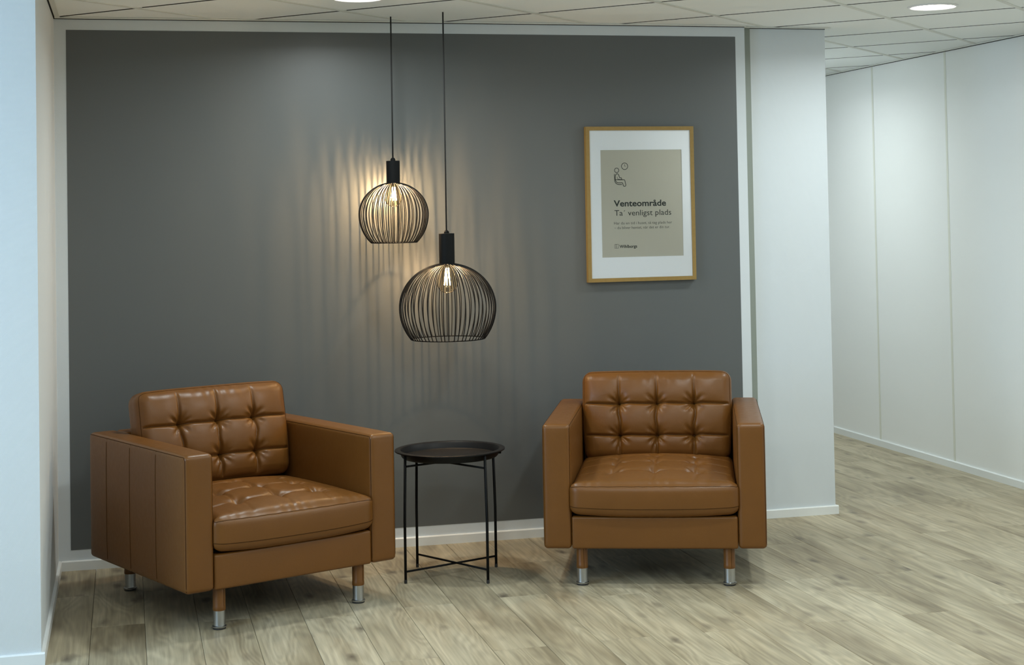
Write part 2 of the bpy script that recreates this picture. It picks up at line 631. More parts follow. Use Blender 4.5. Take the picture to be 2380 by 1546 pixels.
TRECTS = [(XL + EDGE, XR - EDGE, YN - 0.001, 0.0 - EDGE), (XFAR, XR - EDGE, YBACK, YN - (0)), (XCOL1 + EDGE, XR - EDGE, -EDGE, YCOR), (2.868, XCOL1 + EDGE, -EDGE, YCOL - EDGE)]
# keep the gap in front of the near face of the side wall
TRECTS[1] = (XL + EDGE, XR - EDGE, YBACK, YN - 0.001)
TRECTS.append((XFAR, XL + EDGE, YBACK, YN - EDGE))
for a in range(-16, 14):
    for b in range(-14, 14):
        ia0, ia1 = a + TG / GA, a + 1 - TG / GA
        ib0, ib1 = b + 0.0045 / GB, b + 1 - 0.0045 / GB
        poly = [gnode(ia0, ib0), gnode(ia1, ib0), gnode(ia1, ib1), gnode(ia0, ib1)]
        mb = MB()
        for rc in TRECTS:
            pc = clip_poly(poly, rc)
            if pc:
                mb.add(prism_vf(pc, H, H + 0.018))
        if mb.v:
            t_ = mb.build('ceiling_tile', M_TILE, ceiling)
            t_.data.materials.append(M_TEDGE)
            for p_ in t_.data.polygons:
                if abs(p_.normal.z) < 0.5:
                    p_.material_index = 1
# bars along the a direction (one per b line)
for b in range(-14, 15):
    wd = 0.0095 / GB
    poly = [gnode(-17, b - wd), gnode(15, b - wd), gnode(15, b + wd), gnode(-17, b + wd)]
    mb = MB()
    for rc in TRECTS:
        pc = clip_poly(poly, rc)
        if pc:
            mb.add(prism_vf(pc, H - 0.0035, H + 0.012))
    if mb.v:
        mb.build('ceiling_bar', M_TBAR, ceiling)

# ------------------------------------------------------------------ walls
HT = H + 0.16
# back wall with the painted grey field
wb = MB().box(XL, 2.862, 0.0, 0.15, 0, HT).build('wall_back', M_COLUMN)
struct(wb, 'white wall framing a large dark grey painted field', 'wall')
pp = MB().box(-0.2341, 2.8142, -0.0012, 0.004, 0.0849, 2.2932).build('painted_field', M_GREY, wb)
pp['label'] = 'large matte dark grey painted rectangle'
# grey profile between wall and column
pf = MB().box(2.862, XCOL0, 0.046, 0.15, 0, HT).build('trim_1', M_PROFILE)
struct(pf, 'narrow grey green vertical profile between grey wall and white column', 'trim')
wc = MB().box(XCOL0, XCOL1, YCOL, YCOR, 0, HT).build('wall_column', M_COLUMN)
struct(wc, 'white wall end between the grey wall and the corridor', 'wall')
# side wall of the niche
wl = MB().box(XFAR, XL, YN, 0.15, 0, HT).build('wall_left', M_WALL)
struct(wl, 'white woven wallpaper wall at the left, nearest the camera', 'wall')
# partition of panels
wr = MB().box(XR + 0.012, XR + 0.10, YBACK, YCOR, 0, HT).build('wall_right', M_JOINT)
struct(wr, 'white partition wall of tall panels along the corridor', 'wall')
JY, JP = 1.039, 0.913
ys = []
k = math.floor((YBACK - JY) / JP)
while JY + k * JP < YCOR:
    ya, yb = max(YBACK, JY + k * JP), min(YCOR, JY + (k + 1) * JP)
    if yb - ya > 0.05:
        MB().box(XR, XR + 0.012, ya + 0.011, yb - 0.011, 0.0, HT).build('wall_panel', M_PANEL, wr)
        MB().box(XR - 0.0012, XR + 0.012, ya - 0.0105, ya + 0.0095, 0.0, HT).build('joint_strip', M_JOINT, wr)
    k += 1
# walls out of view that close the room
WY0, WY1, WZ0, WZ1 = -4.05, -1.85, 0.85, 2.15
ws = MB().box(XFAR - 0.2, XFAR, YBACK, WY0, 0, HT).box(XFAR - 0.2, XFAR, WY1, YN, 0, HT)
ws.box(XFAR - 0.2, XFAR, WY0, WY1, 0, WZ0).box(XFAR - 0.2, XFAR, WY0, WY1, WZ1, HT)
struct(ws.build('wall_side', M_PLAIN), 'plain white side wall with an added window opening left of the view', 'wall')
struct(MB().box(XCOL1, XR, YCOR, YCOR + 0.15, 0, HT).build('wall_corridor', M_PLAIN), 'plain white wall closing the corridor', 'wall')
struct(MB().box(XFAR, XR, YBACK - 0.15, YBACK, 0, HT).build('wall_rear', M_PLAIN), 'plain white wall behind the camera', 'wall')
WP = (WY1 - WY0) / 2
win = empty('added_window', (XFAR - 0.1, WY0, WZ0))  # unseen window, added to carry the daylight onto the near wall
struct(win, 'added unseen two pane window in the side wall left of the view', 'window')
for i in range(3):
    MB().box(-0.03, 0.03, i * WP - 0.025, i * WP + 0.025, 0, WZ1 - WZ0).build('added_window_post', M_WFRAME, win)
for zz in (0.03, WZ1 - WZ0 - 0.03):
    MB().box(-0.03, 0.03, 0, WY1 - WY0, zz - 0.03, zz + 0.03).build('added_window_rail', M_WFRAME, win)
for i in range(2):
    MB().box(-0.004, 0.002, i * WP + 0.025, (i + 1) * WP - 0.025, 0.06, WZ1 - WZ0 - 0.06).build('added_window_pane', M_GLASS, win)

# ------------------------------------------------------------------ skirting boards
BH, BT = 0.041, 0.012
def skirting(name, x0, x1, y0, y1, face, label):
    """straight white skirting with a small bevel on its upper front edge; face = outward direction"""
    fx, fy = face
    c = 0.004
    if fy:
        yf, yw = (y0, y1) if fy < 0 else (y1, y0)
        s = c if fy < 0 else -c
        P = [(yw, 0), (yf, 0), (yf, BH - c), (yf + s, BH), (yw, BH)]
        v = [(x0, p[0], p[1]) for p in P] + [(x1, p[0], p[1]) for p in P]
    else:
        xf, xw = (x0, x1) if fx < 0 else (x1, x0)
        s = c if fx < 0 else -c
        P = [(xw, 0), (xf, 0), (xf, BH - c), (xf + s, BH), (xw, BH)]
        v = [(p[0], y0, p[1]) for p in P] + [(p[0], y1, p[1]) for p in P]
    f = [(0, 1, 2, 3, 4), (9, 8, 7, 6, 5)] + [(i, i + 5, (i + 1) % 5 + 5, (i + 1) % 5) for i in range(5)]
    return struct(link_mesh(name, v, f, M_TRIM), label, 'skirting board')
skirting('baseboard_back', XL + BT, 2.862, -BT, 0, (0, -1), 'low white skirting board along the grey wall')
skirting('baseboard_column', XCOL0 - 0.046, XCOL1 + BT, YCOL - BT, YCOL, (0, -1), 'low white skirting board below the white wall end')
skirting('baseboard_left', XL, XL + BT, YN, 0, (1, 0), 'low white skirting board receding along the left side wall')
skirting('baseboard_near', XFAR, XL + BT, YN - BT, YN, (0, -1), 'low white skirting board at the bottom left corner')
skirting('baseboard_right', XR - BT, XR, YBACK, YCOR, (-1, 0), 'low white skirting board along the corridor panels')
skirting('baseboard_corridor', XCOL1, XCOL1 + BT, YCOL, YCOR, (1, 0), 'low white skirting board on the hidden corridor side')

# ceiling edge trim (white angle, plus a dark strip on the wall painted as gap shade)
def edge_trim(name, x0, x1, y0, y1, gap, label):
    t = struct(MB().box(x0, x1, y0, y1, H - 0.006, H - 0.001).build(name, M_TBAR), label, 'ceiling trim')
    MB().box(*gap, H - 0.0085, H + 0.02).build('painted_gap_shade', M_VOID_SHADE, t)  # solid dark strip, shade put in as colour
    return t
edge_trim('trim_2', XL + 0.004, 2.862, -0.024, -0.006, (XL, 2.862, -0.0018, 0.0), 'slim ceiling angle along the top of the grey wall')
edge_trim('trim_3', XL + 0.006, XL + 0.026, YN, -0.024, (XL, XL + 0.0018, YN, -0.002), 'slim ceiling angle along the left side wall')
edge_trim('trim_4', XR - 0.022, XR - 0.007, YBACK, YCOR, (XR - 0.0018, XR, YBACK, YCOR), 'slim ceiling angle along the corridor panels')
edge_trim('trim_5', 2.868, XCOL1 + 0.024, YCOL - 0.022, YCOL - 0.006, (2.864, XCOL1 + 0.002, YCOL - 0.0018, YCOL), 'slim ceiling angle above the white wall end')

# ------------------------------------------------------------------ downlights
def downlight(x, y, label, first=[None]):
    if first[0] is None:
        r = empty('ceiling_downlight', (0, 0, H))
        ring = [(0.094, -0.001), (0.096, -0.006), (0.104, -0.007), (0.110, -0.004), (0.110, 0.0), (0.094, 0.0)]
        v, f = lathe_vf(ring + [ring[0]], 48, crisp=200.0)
        f = f[:-2]
        link_mesh('trim_ring', v, f, M_WHITE, r, True)
        link_mesh('diffuser', *lathe_vf([(0.094, -0.002), (0.0, -0.002)], 48), M_LED, r)
        ld = bpy.data.lights.new('downlight_lamp', 'AREA')
        ld.shape = 'DISK'
        ld.size = 0.18
        ld.energy = DOWN_W
        ld.color = DOWN_COL
        ld.spread = math.radians(165)
        lo = bpy.data.objects.new('downlight_lamp', ld)
        COL.objects.link(lo)
        lo.parent = r
        lo.location = (0, 0, -0.009)
        first[0] = r
    else:
        r = copy_tree(first[0])
    r.location = (x, y, H)
    return tag(r, label, 'downlight', 'round ceiling downlights')
def tile_c(a, b):
    return gnode(a + 0.5, b + 0.5)
for (a, b, lab) in [(2, 1, 'bright round downlight in the ceiling at the upper right of the photo'),
                    (-1, -2, 'round downlight at the top edge above the black pendant lamps'),
                    (-1, 1, 'round downlight out of view in front of the right armchair'),
                    (-4, 1, 'round downlight out of view in the middle of the room'),
                    (-1, 4, 'round downlight out of view by the partition wall'),
                    (-4, 4, 'round downlight out of view towards the rear by the partition'),
                    (-7, 1, 'round downlight out of view towards the rear by the side wall'),
                    (-7, 4, 'added round downlight out of view straight above the camera side of the room'),  # extra unseen lamp, added to lift the ceiling by bounced light
                    (-4, 7, 'added round downlight out of view by the partition near the rear wall')]:  # likewise added for bounced light on the ceiling
    downlight(*tile_c(a, b), lab)
downlight(*tile_c(5, -2), 'round downlight out of view in the corridor behind the white wall end')
downlight(*tile_c(8, -5), 'round downlight out of view at the far end of the corridor')

# ------------------------------------------------------------------ pendant lamps
def pendant(x, y, z_sock0, z_sock1, r_sock, z_mid, r_mid, z_bot, r_bot, nwire, label, bulb_r, watt):
    root = empty('pendant_lamp', (x, y, 0))
    tag(root, label, 'pendant lamp', 'black wire pendant lamps')
    # cord up to the ceiling
    link_mesh('cord', *tube_vf([(0, 0, z_sock1 + 0.012), (0, 0, (z_sock1 + H) / 2), (0, 0, H)], 0.0033, 8), M_CORD, root, True)
    # socket sleeve with strain relief
    so = link_mesh('socket_sleeve', *lathe_vf([(r_sock - 0.003, z_sock0), (r_sock, z_sock0), (r_sock, z_sock1 - 0.001), (r_sock - 0.001, z_sock1), (0.012, z_sock1 + 0.0005)], 40), M_BLACK, root, True)
    link_mesh('cord_grip', *lathe_vf([(0.011, z_sock1), (0.011, z_sock1 + 0.007), (0.007, z_sock1 + 0.012), (0.0033, z_sock1 + 0.014)], 20), M_BLACK, so, True)
    # cage: ring pieces plus single wires
    rw = 0.0020
    ring = MB()
    n = 72
    ring.add(tube_vf([(r_bot * math.cos(2 * PI * k / n), r_bot * math.sin(2 * PI * k / n), z_bot) for k in range(n)], 0.0023, 6, True))
    link_mesh('top_ring', *tube_vf([((r_sock - .004) * math.cos(2 * PI * k / 36), (r_sock - .004) * math.sin(2 * PI * k / 36), z_sock0 - 0.001) for k in range(36)], 0.0022, 6, True), M_BLACK, root, True)
    cage = ring.build('shade_ring', M_BLACK, root, True)
    cage['label'] = 'black ring at the rim of the wire shade'
    up = (z_sock0 - z_mid) / math.sqrt(1 - ((r_sock - .004) / r_mid) ** 2)
    dn = (z_mid - z_bot) / math.sqrt(1 - (r_bot / r_mid) ** 2)
    t0 = math.acos((r_sock - .004) / r_mid)
    t1 = -math.acos(r_bot / r_mid)
    pts = []
    for k in range(29):
        t = t0 + (t1 - t0) * k / 28
        rr = r_mid * math.cos(t)
        zz = z_mid + (up if t > 0 else dn) * math.sin(t)
        pts.append((rr, 0, zz))
    proto = None
    for k in range(nwire):
        a = 2 * PI * (k + random.uniform(-0.16, 0.16)) / nwire
        if proto is None:
            w = link_mesh('shade_wire', *tube_vf(pts, rw, 5), M_BLACK, cage, True)
            proto = w
        else:
            w = bpy.data.objects.new('shade_wire', proto.data)
            COL.objects.link(w)
            w.parent = cage
        w.rotation_euler = (0, 0, a)
    # bulb
    zt = z_sock0
    br = bulb_r
    zc = zt - 1.75 * br
    prof = [(0.0, zc - br)]
    for k in range(1, 15):
        t = -PI / 2 + (PI / 2 + 0.55) * k / 14
        prof.append((br * math.cos(t), zc + br * math.sin(t)))
    rl, zl = prof[-1]
    for k in range(1, 9):
        s = k / 8
        e = s * s * (3 - 2 * s)
        prof.append((rl + (0.0135 - rl) * e, zl + (zt + 0.006 - zl) * s))
    bulb = link_mesh('bulb', *lathe_vf(prof, 32), M_BULB, root, True)
    bulb['label'] = 'clear glass bulb with glowing filaments'
    link_mesh('bulb_base', *lathe_vf([(0.0135, zt + 0.004), (0.0135, zt + 0.03), (0.0, zt + 0.03)], 24), M_BRASS, root, True)
    for k in range(4):
        a = PI / 4 + k * PI / 2
        x0, y0 = 0.0075 * math.cos(a), 0.0075 * math.sin(a)
        x1, y1 = 0.012 * math.cos(a + 0.5), 0.012 * math.sin(a + 0.5)
        link_mesh('filament', *tube_vf([(x0, y0, zt - 0.018), (x1, y1, zc - 0.25 * br)], 0.0022, 6), M_FIL, bulb, True)
    link_mesh('filament_stem', *tube_vf([(0, 0, zt + 0.005), (0, 0, zt - 0.030)], [0.005, 0.002], 8), M_BULB, bulb, True)
    ld = bpy.data.lights.new('bulb_light', 'POINT')
    ld.energy = watt
    ld.color = BULB_COL
    ld.shadow_soft_size = 0.008
    lo = bpy.data.objects.new('bulb_light', ld)
    COL.objects.link(lo)
    lo.parent = root
    lo.location = (0, 0, (zt - 0.018 + zc - 0.25 * br) / 2)
    return root
pendant(1.138, -0.168, 1.617, 1.714, 0.0295, 1.480, 0.151, 1.357, 0.100, 48,
        'smaller and higher black wire globe pendant lamp close to the grey wall', 0.038, BULB_W)
pendant(1.335, -0.351, 1.264, 1.394, 0.0335, 1.078, 0.2065, 0.943, 0.158, 58,
        'larger and lower black wire globe pendant lamp hanging above the side table', 0.046, BULB_W * 0.45)

# ------------------------------------------------------------------ framed notice
FX0, FX1, FZ0, FZ1 = 2.058, 2.584, 1.1495, 1.867
fr = empty('framed_notice', ((FX0 + FX1) / 2, 0, FZ0))
tag(fr, 'framed notice in an oak frame with white mount on the grey wall', 'picture frame')
ox, oz = (FX0 + FX1) / 2, FZ0
hw, hh = (FX1 - FX0) / 2, FZ1 - FZ0
fw, yf, yb_ = 0.0175, -0.030, -0.0015
def mitre(p0, p1, q1, q0):
    """one frame side: outer p0-p1, inner q0-q1 given as (x, z)"""
    v = [(p[0], yf, p[1]) for p in (p0, p1, q1, q0)] + [(p[0], yb_, p[1]) for p in (p0, p1, q1, q0)]
    f = [(0, 1, 2, 3), (7, 6, 5, 4), (0, 4, 5, 1), (1, 5, 6, 2), (2, 6, 7, 3), (3, 7, 4, 0)]
    return v, f
o_ = [(-hw, 0), (hw, 0), (hw, hh), (-hw, hh)]
i_ = [(-hw + fw, fw), (hw - fw, fw), (hw - fw, hh - fw), (-hw + fw, hh - fw)]
for k in range(4):
    j = (k + 1) % 4
    link_mesh('frame_side', *mitre(o_[k], o_[j], i_[j], i_[k]), M_FRAME, fr)
mt = MB()
mx0, mx1, mz0, mz1 = 2.1285 - ox, 2.524 - ox, 1.2625 - oz, 1.7585 - oz
ix, iz = hw - fw + 0.002, fw - 0.002
for (a, b, c, d) in ((-ix, mx0, iz, hh - iz), (mx1, ix, iz, hh - iz), (mx0, mx1, iz, mz0), (mx0, mx1, mz1, hh - iz)):
    mt.box(a, b, -0.0255, -0.0235, c, d)
mt.build('mount', M_MAT, fr)['label'] = 'white cardboard mount'
MB().box(-ix, ix, -0.0232, -0.006, iz, hh - iz).build('poster', M_POSTER, fr)['label'] = 'beige printed sheet with dark lettering'
MB().box(-ix, ix, -0.0280, -0.0270, iz, hh - iz).build('glass', M_GLASS, fr)
YI = -0.0234
def text(name, s, x0, zbase, x1, cap, bold=0.0, weightfix=1.0):
    cu = bpy.data.curves.new(name, 'FONT')
    cu.body = s
    cu.size = 1.0
    cu.offset = bold
    cu.resolution_u = 3
    o = bpy.data.objects.new(name, cu)
    COL.objects.link(o)
    dg = bpy.context.evaluated_depsgraph_get()
    me = bpy.data.meshes.new_from_object(o.evaluated_get(dg))
    bpy.data.objects.remove(o)
    co = np.array([v.co[:] for v in me.vertices])
    a0, a1 = co[:, 0].min(), co[:, 0].max()
    bref = bpy.data.curves.new('ref', 'FONT')
    bref.body = 'T'
    ro_ = bpy.data.objects.new('ref', bref)
    COL.objects.link(ro_)
    dg = bpy.context.evaluated_depsgraph_get()
    rm = bpy.data.meshes.new_from_object(ro_.evaluated_get(dg))
    ct = max(v.co.y for v in rm.vertices)
    bpy.data.objects.remove(ro_)
    sx = (x1 - x0) / (a1 - a0)
    sz = cap / ct
    for v in me.vertices:
        v.co = (x0 - ox + (v.co.x - a0) * sx, YI, zbase - oz + v.co.y * sz)
    me.materials.clear()
    me.materials.append(M_INK)
    t = bpy.data.objects.new(name, me)
    COL.objects.link(t)
    t.parent = fr
    return t
text('heading_text', 'Venteområde', 2.1885, 1.4975, 2.4435, 0.0272, 0.022)
text('subheading_text', 'Ta´ venligst plads', 2.1910, 1.4545, 2.4680, 0.0252, 0.0)
text('body_text', 'Har du en tid i huset, så tag plads her', 2.1885, 1.4137, 2.4710, 0.0122, -0.004)
text('body_text', '– du bliver hentet, når det er din tur.', 2.1890, 1.3925, 2.4605, 0.0122, -0.004)
text('logo_text', 'Wihlborgs', 2.2125, 1.3050, 2.2980, 0.0135, 0.024)
def stroke(mb, pts, w=0.0013, closed=False):
    """flat ink line of half width w on the sheet (points as x, z in the wall plane)"""
    P = [Vector((p[0] - ox, p[1] - oz)) for p in pts]
    m = len(P)
    v = []
    for i in range(m):
        t = (P[(i + 1) % m] - P[i - 1]) if closed else (P[min(i + 1, m - 1)] - P[max(i - 1, 0)])
        t.normalize()
        nn = Vector((-t.y, t.x)) * w
        v += [(P[i].x + nn.x, YI, P[i].y + nn.y), (P[i].x - nn.x, YI, P[i].y - nn.y)]
    f = []
    for i in range(m if closed else m - 1):
        j = (i + 1) % m
        f.append((2 * i, 2 * i + 1, 2 * j + 1, 2 * j))
    mb.add((v, f))
def circ(cx, cz, r, n=28):
    return [(cx + r * math.cos(2 * PI * k / n), cz + r * math.sin(2 * PI * k / n)) for k in range(n)]
def spline(pts, n=6, closed=False):
    out = []
    m = len(pts)
    rng = range(m if closed else m - 1)
    g = lambda i: pts[i % m] if closed else pts[max(0, min(m - 1, i))]
    for i in rng:
        p0, p1, p2, p3 = g(i - 1), g(i), g(i + 1), g(i + 2)
        for k in range(n):
            t = k / n
            out.append(tuple(0.5 * (2 * p1[d] + (p2[d] - p0[d]) * t + (2 * p0[d] - 5 * p1[d] + 4 * p2[d] - p3[d]) * t * t + (3 * p1[d] - p0[d] - 3 * p2[d] + p3[d]) * t ** 3) for d in (0, 1)))
    if not closed:
        out.append(pts[-1])
    return out
ic = MB()
stroke(ic, circ(2.2446, 1.6831, 0.0152), 0.0014, True)
stroke(ic, [(2.2446, 1.6925), (2.2446, 1.6831), (2.2500, 1.6818)], 0.0010)
ic.build('clock_icon', M_INK, fr)
ic = MB()
stroke(ic, circ(2.2057, 1.6646, 0.0104), 0.0014, True)
# chair line: back rest, seat and lower leg
stroke(ic, spline([(2.1944, 1.6475), (2.1946, 1.630), (2.1965, 1.6125), (2.2030, 1.6030), (2.2140, 1.5990), (2.2300, 1.5992)]), 0.0015)
# torso
stroke(ic, spline([(2.1985, 1.6210), (2.1988, 1.6390), (2.2065, 1.6490), (2.2150, 1.6430), (2.2195, 1.6305), (2.2278, 1.6290), (2.2290, 1.6250), (2.2278, 1.6215), (2.2140, 1.6222)]), 0.0015)
stroke(ic, spline([(2.2075, 1.6340), (2.2095, 1.6262), (2.2140, 1.6222)]), 0.0009)
# thigh and shin
stroke(ic, spline([(2.1985, 1.6210), (2.2200, 1.6208), (2.2395, 1.6203), (2.2445, 1.6160), (2.2484, 1.5960), (2.2455, 1.5905), (2.2395, 1.5905), (2.2360, 1.5950), (2.2325, 1.6060), (2.2200, 1.6065), (2.2080, 1.6075), (2.2010, 1.6140), (2.1985, 1.6210)]), 0.0015)
ic.build('sitting_figure_icon', M_INK, fr)
ic = MB()
stroke(ic, [(2.1895, 1.3219), (2.2073, 1.3219), (2.2073, 1.3042), (2.1895, 1.3042)], 0.0009, True)
stroke(ic, [(2.1984, 1.3219), (2.1984, 1.3175)], 0.0007)
stroke(ic, [(2.1984, 1.3150), (2.1984, 1.3100)], 0.0007)
stroke(ic, [(2.1984, 1.3080), (2.1984, 1.3042)], 0.0007)
stroke(ic, [(2.1950, 1.3219), (2.1950, 1.3042)], 0.0006)
ic.build('logo_mark', M_INK, fr)

# ------------------------------------------------------------------ side table
tb = empty('side_table', (1.280, -0.625, 0), -0.335)
tag(tb, 'small round black metal tray table between the two armchairs', 'side table')
RT, ZR = 0.2255, 0.517
tray = [(0.0, ZR - 0.030), (0.188, ZR - 0.030), (0.193, ZR - 0.027), (0.201, ZR - 0.004), (0.204, ZR - 0.001),
        (0.221, ZR), (RT, ZR - 0.002), (RT, ZR - 0.006), (0.219, ZR - 0.0045), (0.206, ZR - 0.006), (0.198, ZR - 0.028), (0.192, ZR - 0.034), (0.0, ZR - 0.034)]
link_mesh('tray', *lathe_vf(tray, 72), M_BLACKT, tb, True)
LU, LW = 0.166, 0.148
legs = [(-LU, -LW), (LU, -LW), (LU, LW), (-LU, LW)]
for (u, w) in legs:
    lg = link_mesh('leg', *tube_vf([(u, w, 0.002), (u, w, 0.25), (u * 0.97, w * 0.97, ZR - 0.006)], 0.0056, 10), M_BLACK, tb, True)
    link_mesh('foot_cap', *lathe_vf([(0.0062, 0.0), (0.0062, 0.014), (0.005, 0.015)], 12, u, w), M_RUBBER, lg, True)
for (a, b, dz) in ((0, 2, 0.0), (1, 3, 0.008)):
    link_mesh('lower_crossbar', *tube_vf([(legs[a][0], legs[a][1], 0.046 + dz), (legs[b][0], legs[b][1], 0.046 + dz)], 0.0042, 8), M_BLACK, tb, True)
    link_mesh('upper_crossbar', *tube_vf([(legs[a][0] * .975, legs[a][1] * .975, ZR - 0.052 - dz), (legs[b][0] * .975, legs[b][1] * .975, ZR - 0.052 - dz)], 0.0042, 8), M_BLACK, tb, True)
for s in (-1, 1):
    MB().box(s * 0.205 - 0.006, s * 0.205 + 0.006, -0.009, 0.009, ZR - 0.022, ZR - 0.005).build('tray_clip', M_BLACK, tb)

# ------------------------------------------------------------------ armchairs
AW, AD, ZB, ZA, ARM = 0.4375, 0.441, 0.148, 0.637, 0.1106
def smooth(a, b, x):
    t = np.clip((x - a) / (b - a), 0, 1)
    return t * t * (3 - 2 * t)
def armchair():
    root = empty('armchair', (0, 0, 0))
    # --- arms
    for s in (-1, 1):
        hz = (ZA - ZB) / 2
        def disp(Q, nrm, P):
            x, y, z = Q[:, 0] / (ARM / 2), Q[:, 1] / AD, Q[:, 2] / hz
            Q = Q.copy()
            Q[:, 0] += np.sign(nrm[:, 0]) * 0.0035 * (np.abs(nrm[:, 0]) > 0.7) * (1 - y ** 4) * (1 - z ** 4)
            Q[:, 2] += 0.0035 * (nrm[:, 2] > 0.7) * (1 - x ** 2) * (1 - y ** 6)
            Q[:, 1] -= 0.0025 * (nrm[:, 1] < -0.7) * (1 - x ** 2) * (1 - z ** 6)
            return Q
        sb = SoftBox((ARM / 2, AD, hz), 0.017, (10, 40, 24), disp)
        arm = sb.build('arm', M_LEATHER, root)
        arm.location = (s * (AW - ARM / 2), 0, (ZA + ZB) / 2)
        # edge seams of the band that wraps front and top
        for e in (-1, 1):
            xe = e * ARM / 2
            path = [(xe, -AD + 0.004, z) for z in np.linspace(-hz + 0.005, hz - 0.018, 24)]
            path += [(xe, -AD + 0.004 + 0.010 * t, hz - 0.018 + 0.014 * t) for t in (0.5, 1.0)]
            path += [(xe, y, hz - 0.004) for y in np.linspace(-AD + 0.02, AD - 0.01, 40)]
            sb.seam('seam', path, M_SEAM, arm, 0.0013)
        # upright seams on the outer side
        for yv in (0.26, 0.037, -0.196):
            path = [(s * ARM / 2, yv, z) for z in np.linspace(-hz + 0.004, hz - 0.006, 30)]
            sb.seam('seam', path, M_SEAM, arm, 0.0012)
    # --- front rail
    zr = 0.275
    def disp_r(Q, nrm, P):
        Q = Q.copy()
        x, z = Q[:, 0] / (AW - ARM), Q[:, 2] / ((zr - ZB) / 2)
        Q[:, 1] -= 0.003 * (nrm[:, 1] < -0.7) * (1 - x ** 4) * (1 - z ** 2)
        return Q
    fr_ = SoftBox((AW - ARM - 0.001, 0.025, (zr - ZB) / 2), 0.009, (30, 3, 12), disp_r).build('front_rail', M_LEATHER, root)
    fr_.location = (0, -AD + 0.027, (zr + ZB) / 2)
    # --- back frame
    bf = SoftBox((AW - ARM - 0.001, 0.052, (ZA - ZB) / 2), 0.012, (24, 4, 20)).build('back_frame', M_LEATHER, root)
    bf.location = (0, AD - 0.053, (ZA + ZB) / 2)
    # --- deck and dark underside
    MB().box(-(AW - ARM), AW - ARM, -AD + 0.05, AD - 0.10, ZB + 0.03, 0.282).build('seat_deck', M_DARKCLOTH, root)
    # --- seat cushion
    SX, SY, SZ = 0.3245, 0.352, 0.064
    SCY, SCZ = -0.107, 0.348
    sbut = [(u, w) for u in (-0.165, 0.0, 0.165) for w in (-0.305, -0.135, 0.035)]
    def disp_s(Q, nrm, P):
        Q = Q.copy()
        x, y, z = P[:, 0] / SX, P[:, 1] / SY, P[:, 2] / SZ
        X, Y = P[:, 0], P[:, 1] + SCY
        top = smooth(0.5, 1.0, z)
        # the front end swells a little past the arms
        fr0 = smooth(-0.425, -0.445, Y)
        Q[:, 0] += np.sign(X) * np.abs(x) ** 4 * fr0 * 0.011
        # crown
        dome = 0.038 * (1 - np.abs(x) ** 2.2) * (1 - np.abs(y) ** 2.8)
        d = dome * 1.0
        for (u, w) in sbut:
            r2_ = (X - u) ** 2 + (Y - w) ** 2
            r = np.sqrt(r2_) + 1e-6
            th = np.arctan2(Y - w, X - u)
            d -= 0.017 * np.exp(-r2_ / 0.030 ** 2) + 0.007 * np.exp(-r / 0.012)
            d += 0.0032 * np.cos(4 * th + 1.3 * u * 20 + w * 31) * np.exp(-((r - 0.035) / 0.022) ** 2)
        for u in (-0.165, 0.0, 0.165):
            wgt = 0.35 + 0.65 * (Y > -0.31) * (Y < 0.06)
            d -= 0.0055 * wgt * np.exp(-((X - u + 0.004 * np.sin(Y * 40)) / 0.008) ** 2) * smooth(1.0, 0.9, np.abs(y))
        for w in (-0.305, -0.135, 0.035):
            d -= 0.0065 * np.exp(-((Y - w) / 0.007) ** 2) * smooth(1.0, 0.9, np.abs(x))
        # small gathers at the front edge
        d += 0.0007 * np.sin(X * 130 + 3 * np.sin(X * 23)) * smooth(-0.36, -0.44, Y) * (1 - np.abs(x) ** 6)
        Q[:, 2] += top * d
        # boxing bulges forward and droops slightly in front of the rail
        front = smooth(-0.5, -1.0, nrm[:, 1])
        Q[:, 1] -= front * 0.014 * (1 - np.abs(x) ** 3) * (1 - 0.6 * z ** 2)
        lip = smooth(-0.432, -0.447, Y) * smooth(0.0, -1.0, z)
        Q[:, 2] -= lip * 0.016 * (1 - np.abs(x) ** 3)
        return Q
    ss = SoftBox((SX, SY, SZ), 0.034, (150, 150, 9), disp_s)
    sc_ = ss.build('seat_cushion', M_LEATHER, root)
    sc_.location = (0, SCY, SCZ)
    for zz in (SZ - 0.014, -SZ + 0.032):
        path = [(-SX, SY * 0.9 - t, zz) for t in np.linspace(0, 1.9 * SY - 0.022, 30)]
        path += [(-SX + 0.024 * a, -SY + 0.024 * (1 - a), zz) if False else (-SX, -SY + 0.024 * (1 - a), zz) for a in (0.3, 0.7)]
        path += [(x, -SY, zz) for x in np.linspace(-SX, SX, 90)]
        path += [(SX, -SY + 0.024 * a, zz) for a in (0.3, 0.7)]
        path += [(SX, -SY * 0.9 + t, zz) for t in np.linspace(0, 1.8 * SY, 30)]
        ss.seam('seam', path, M_SEAM, sc_, 0.0011)
    for (u, w) in sbut:
        q = ss.map(np.array([[u, w - SCY, SZ]]))[0]
        v, f = lathe_vf([(0.0, 0.0), (0.006, 0.0), (0.0075, 0.002), (0.005, 0.004), (0.0, 0.0048)], 12)
        b_ = link_mesh('button', v, f, M_LEATHER, sc_, True)
        b_.location = (float(q[0]), float(q[1]), float(q[2]) - 0.0018)
    # --- back cushion (leaning back by 12 degrees)
    BX, BY, BZ = 0.3245, 0.066, 0.191
    cols, rows = (-0.163, 0.0, 0.160), (-0.0855, 0.0495)
    bbut = [(u, w) for u in cols for w in rows]
    def cell(t, edges):
        out = np.zeros_like(t)
        for a, b in zip(edges[:-1], edges[1:]):
            m = (t >= a) & (t <= b)
            s = (t - a) / (b - a)
            out = np.where(m, 1 - np.abs(2 * s - 1) ** 2.4, out)
        return out
    ex = (-BX, -0.165, 0.0, 0.165, BX)
    ez = (-BZ, rows[0], rows[1], BZ)
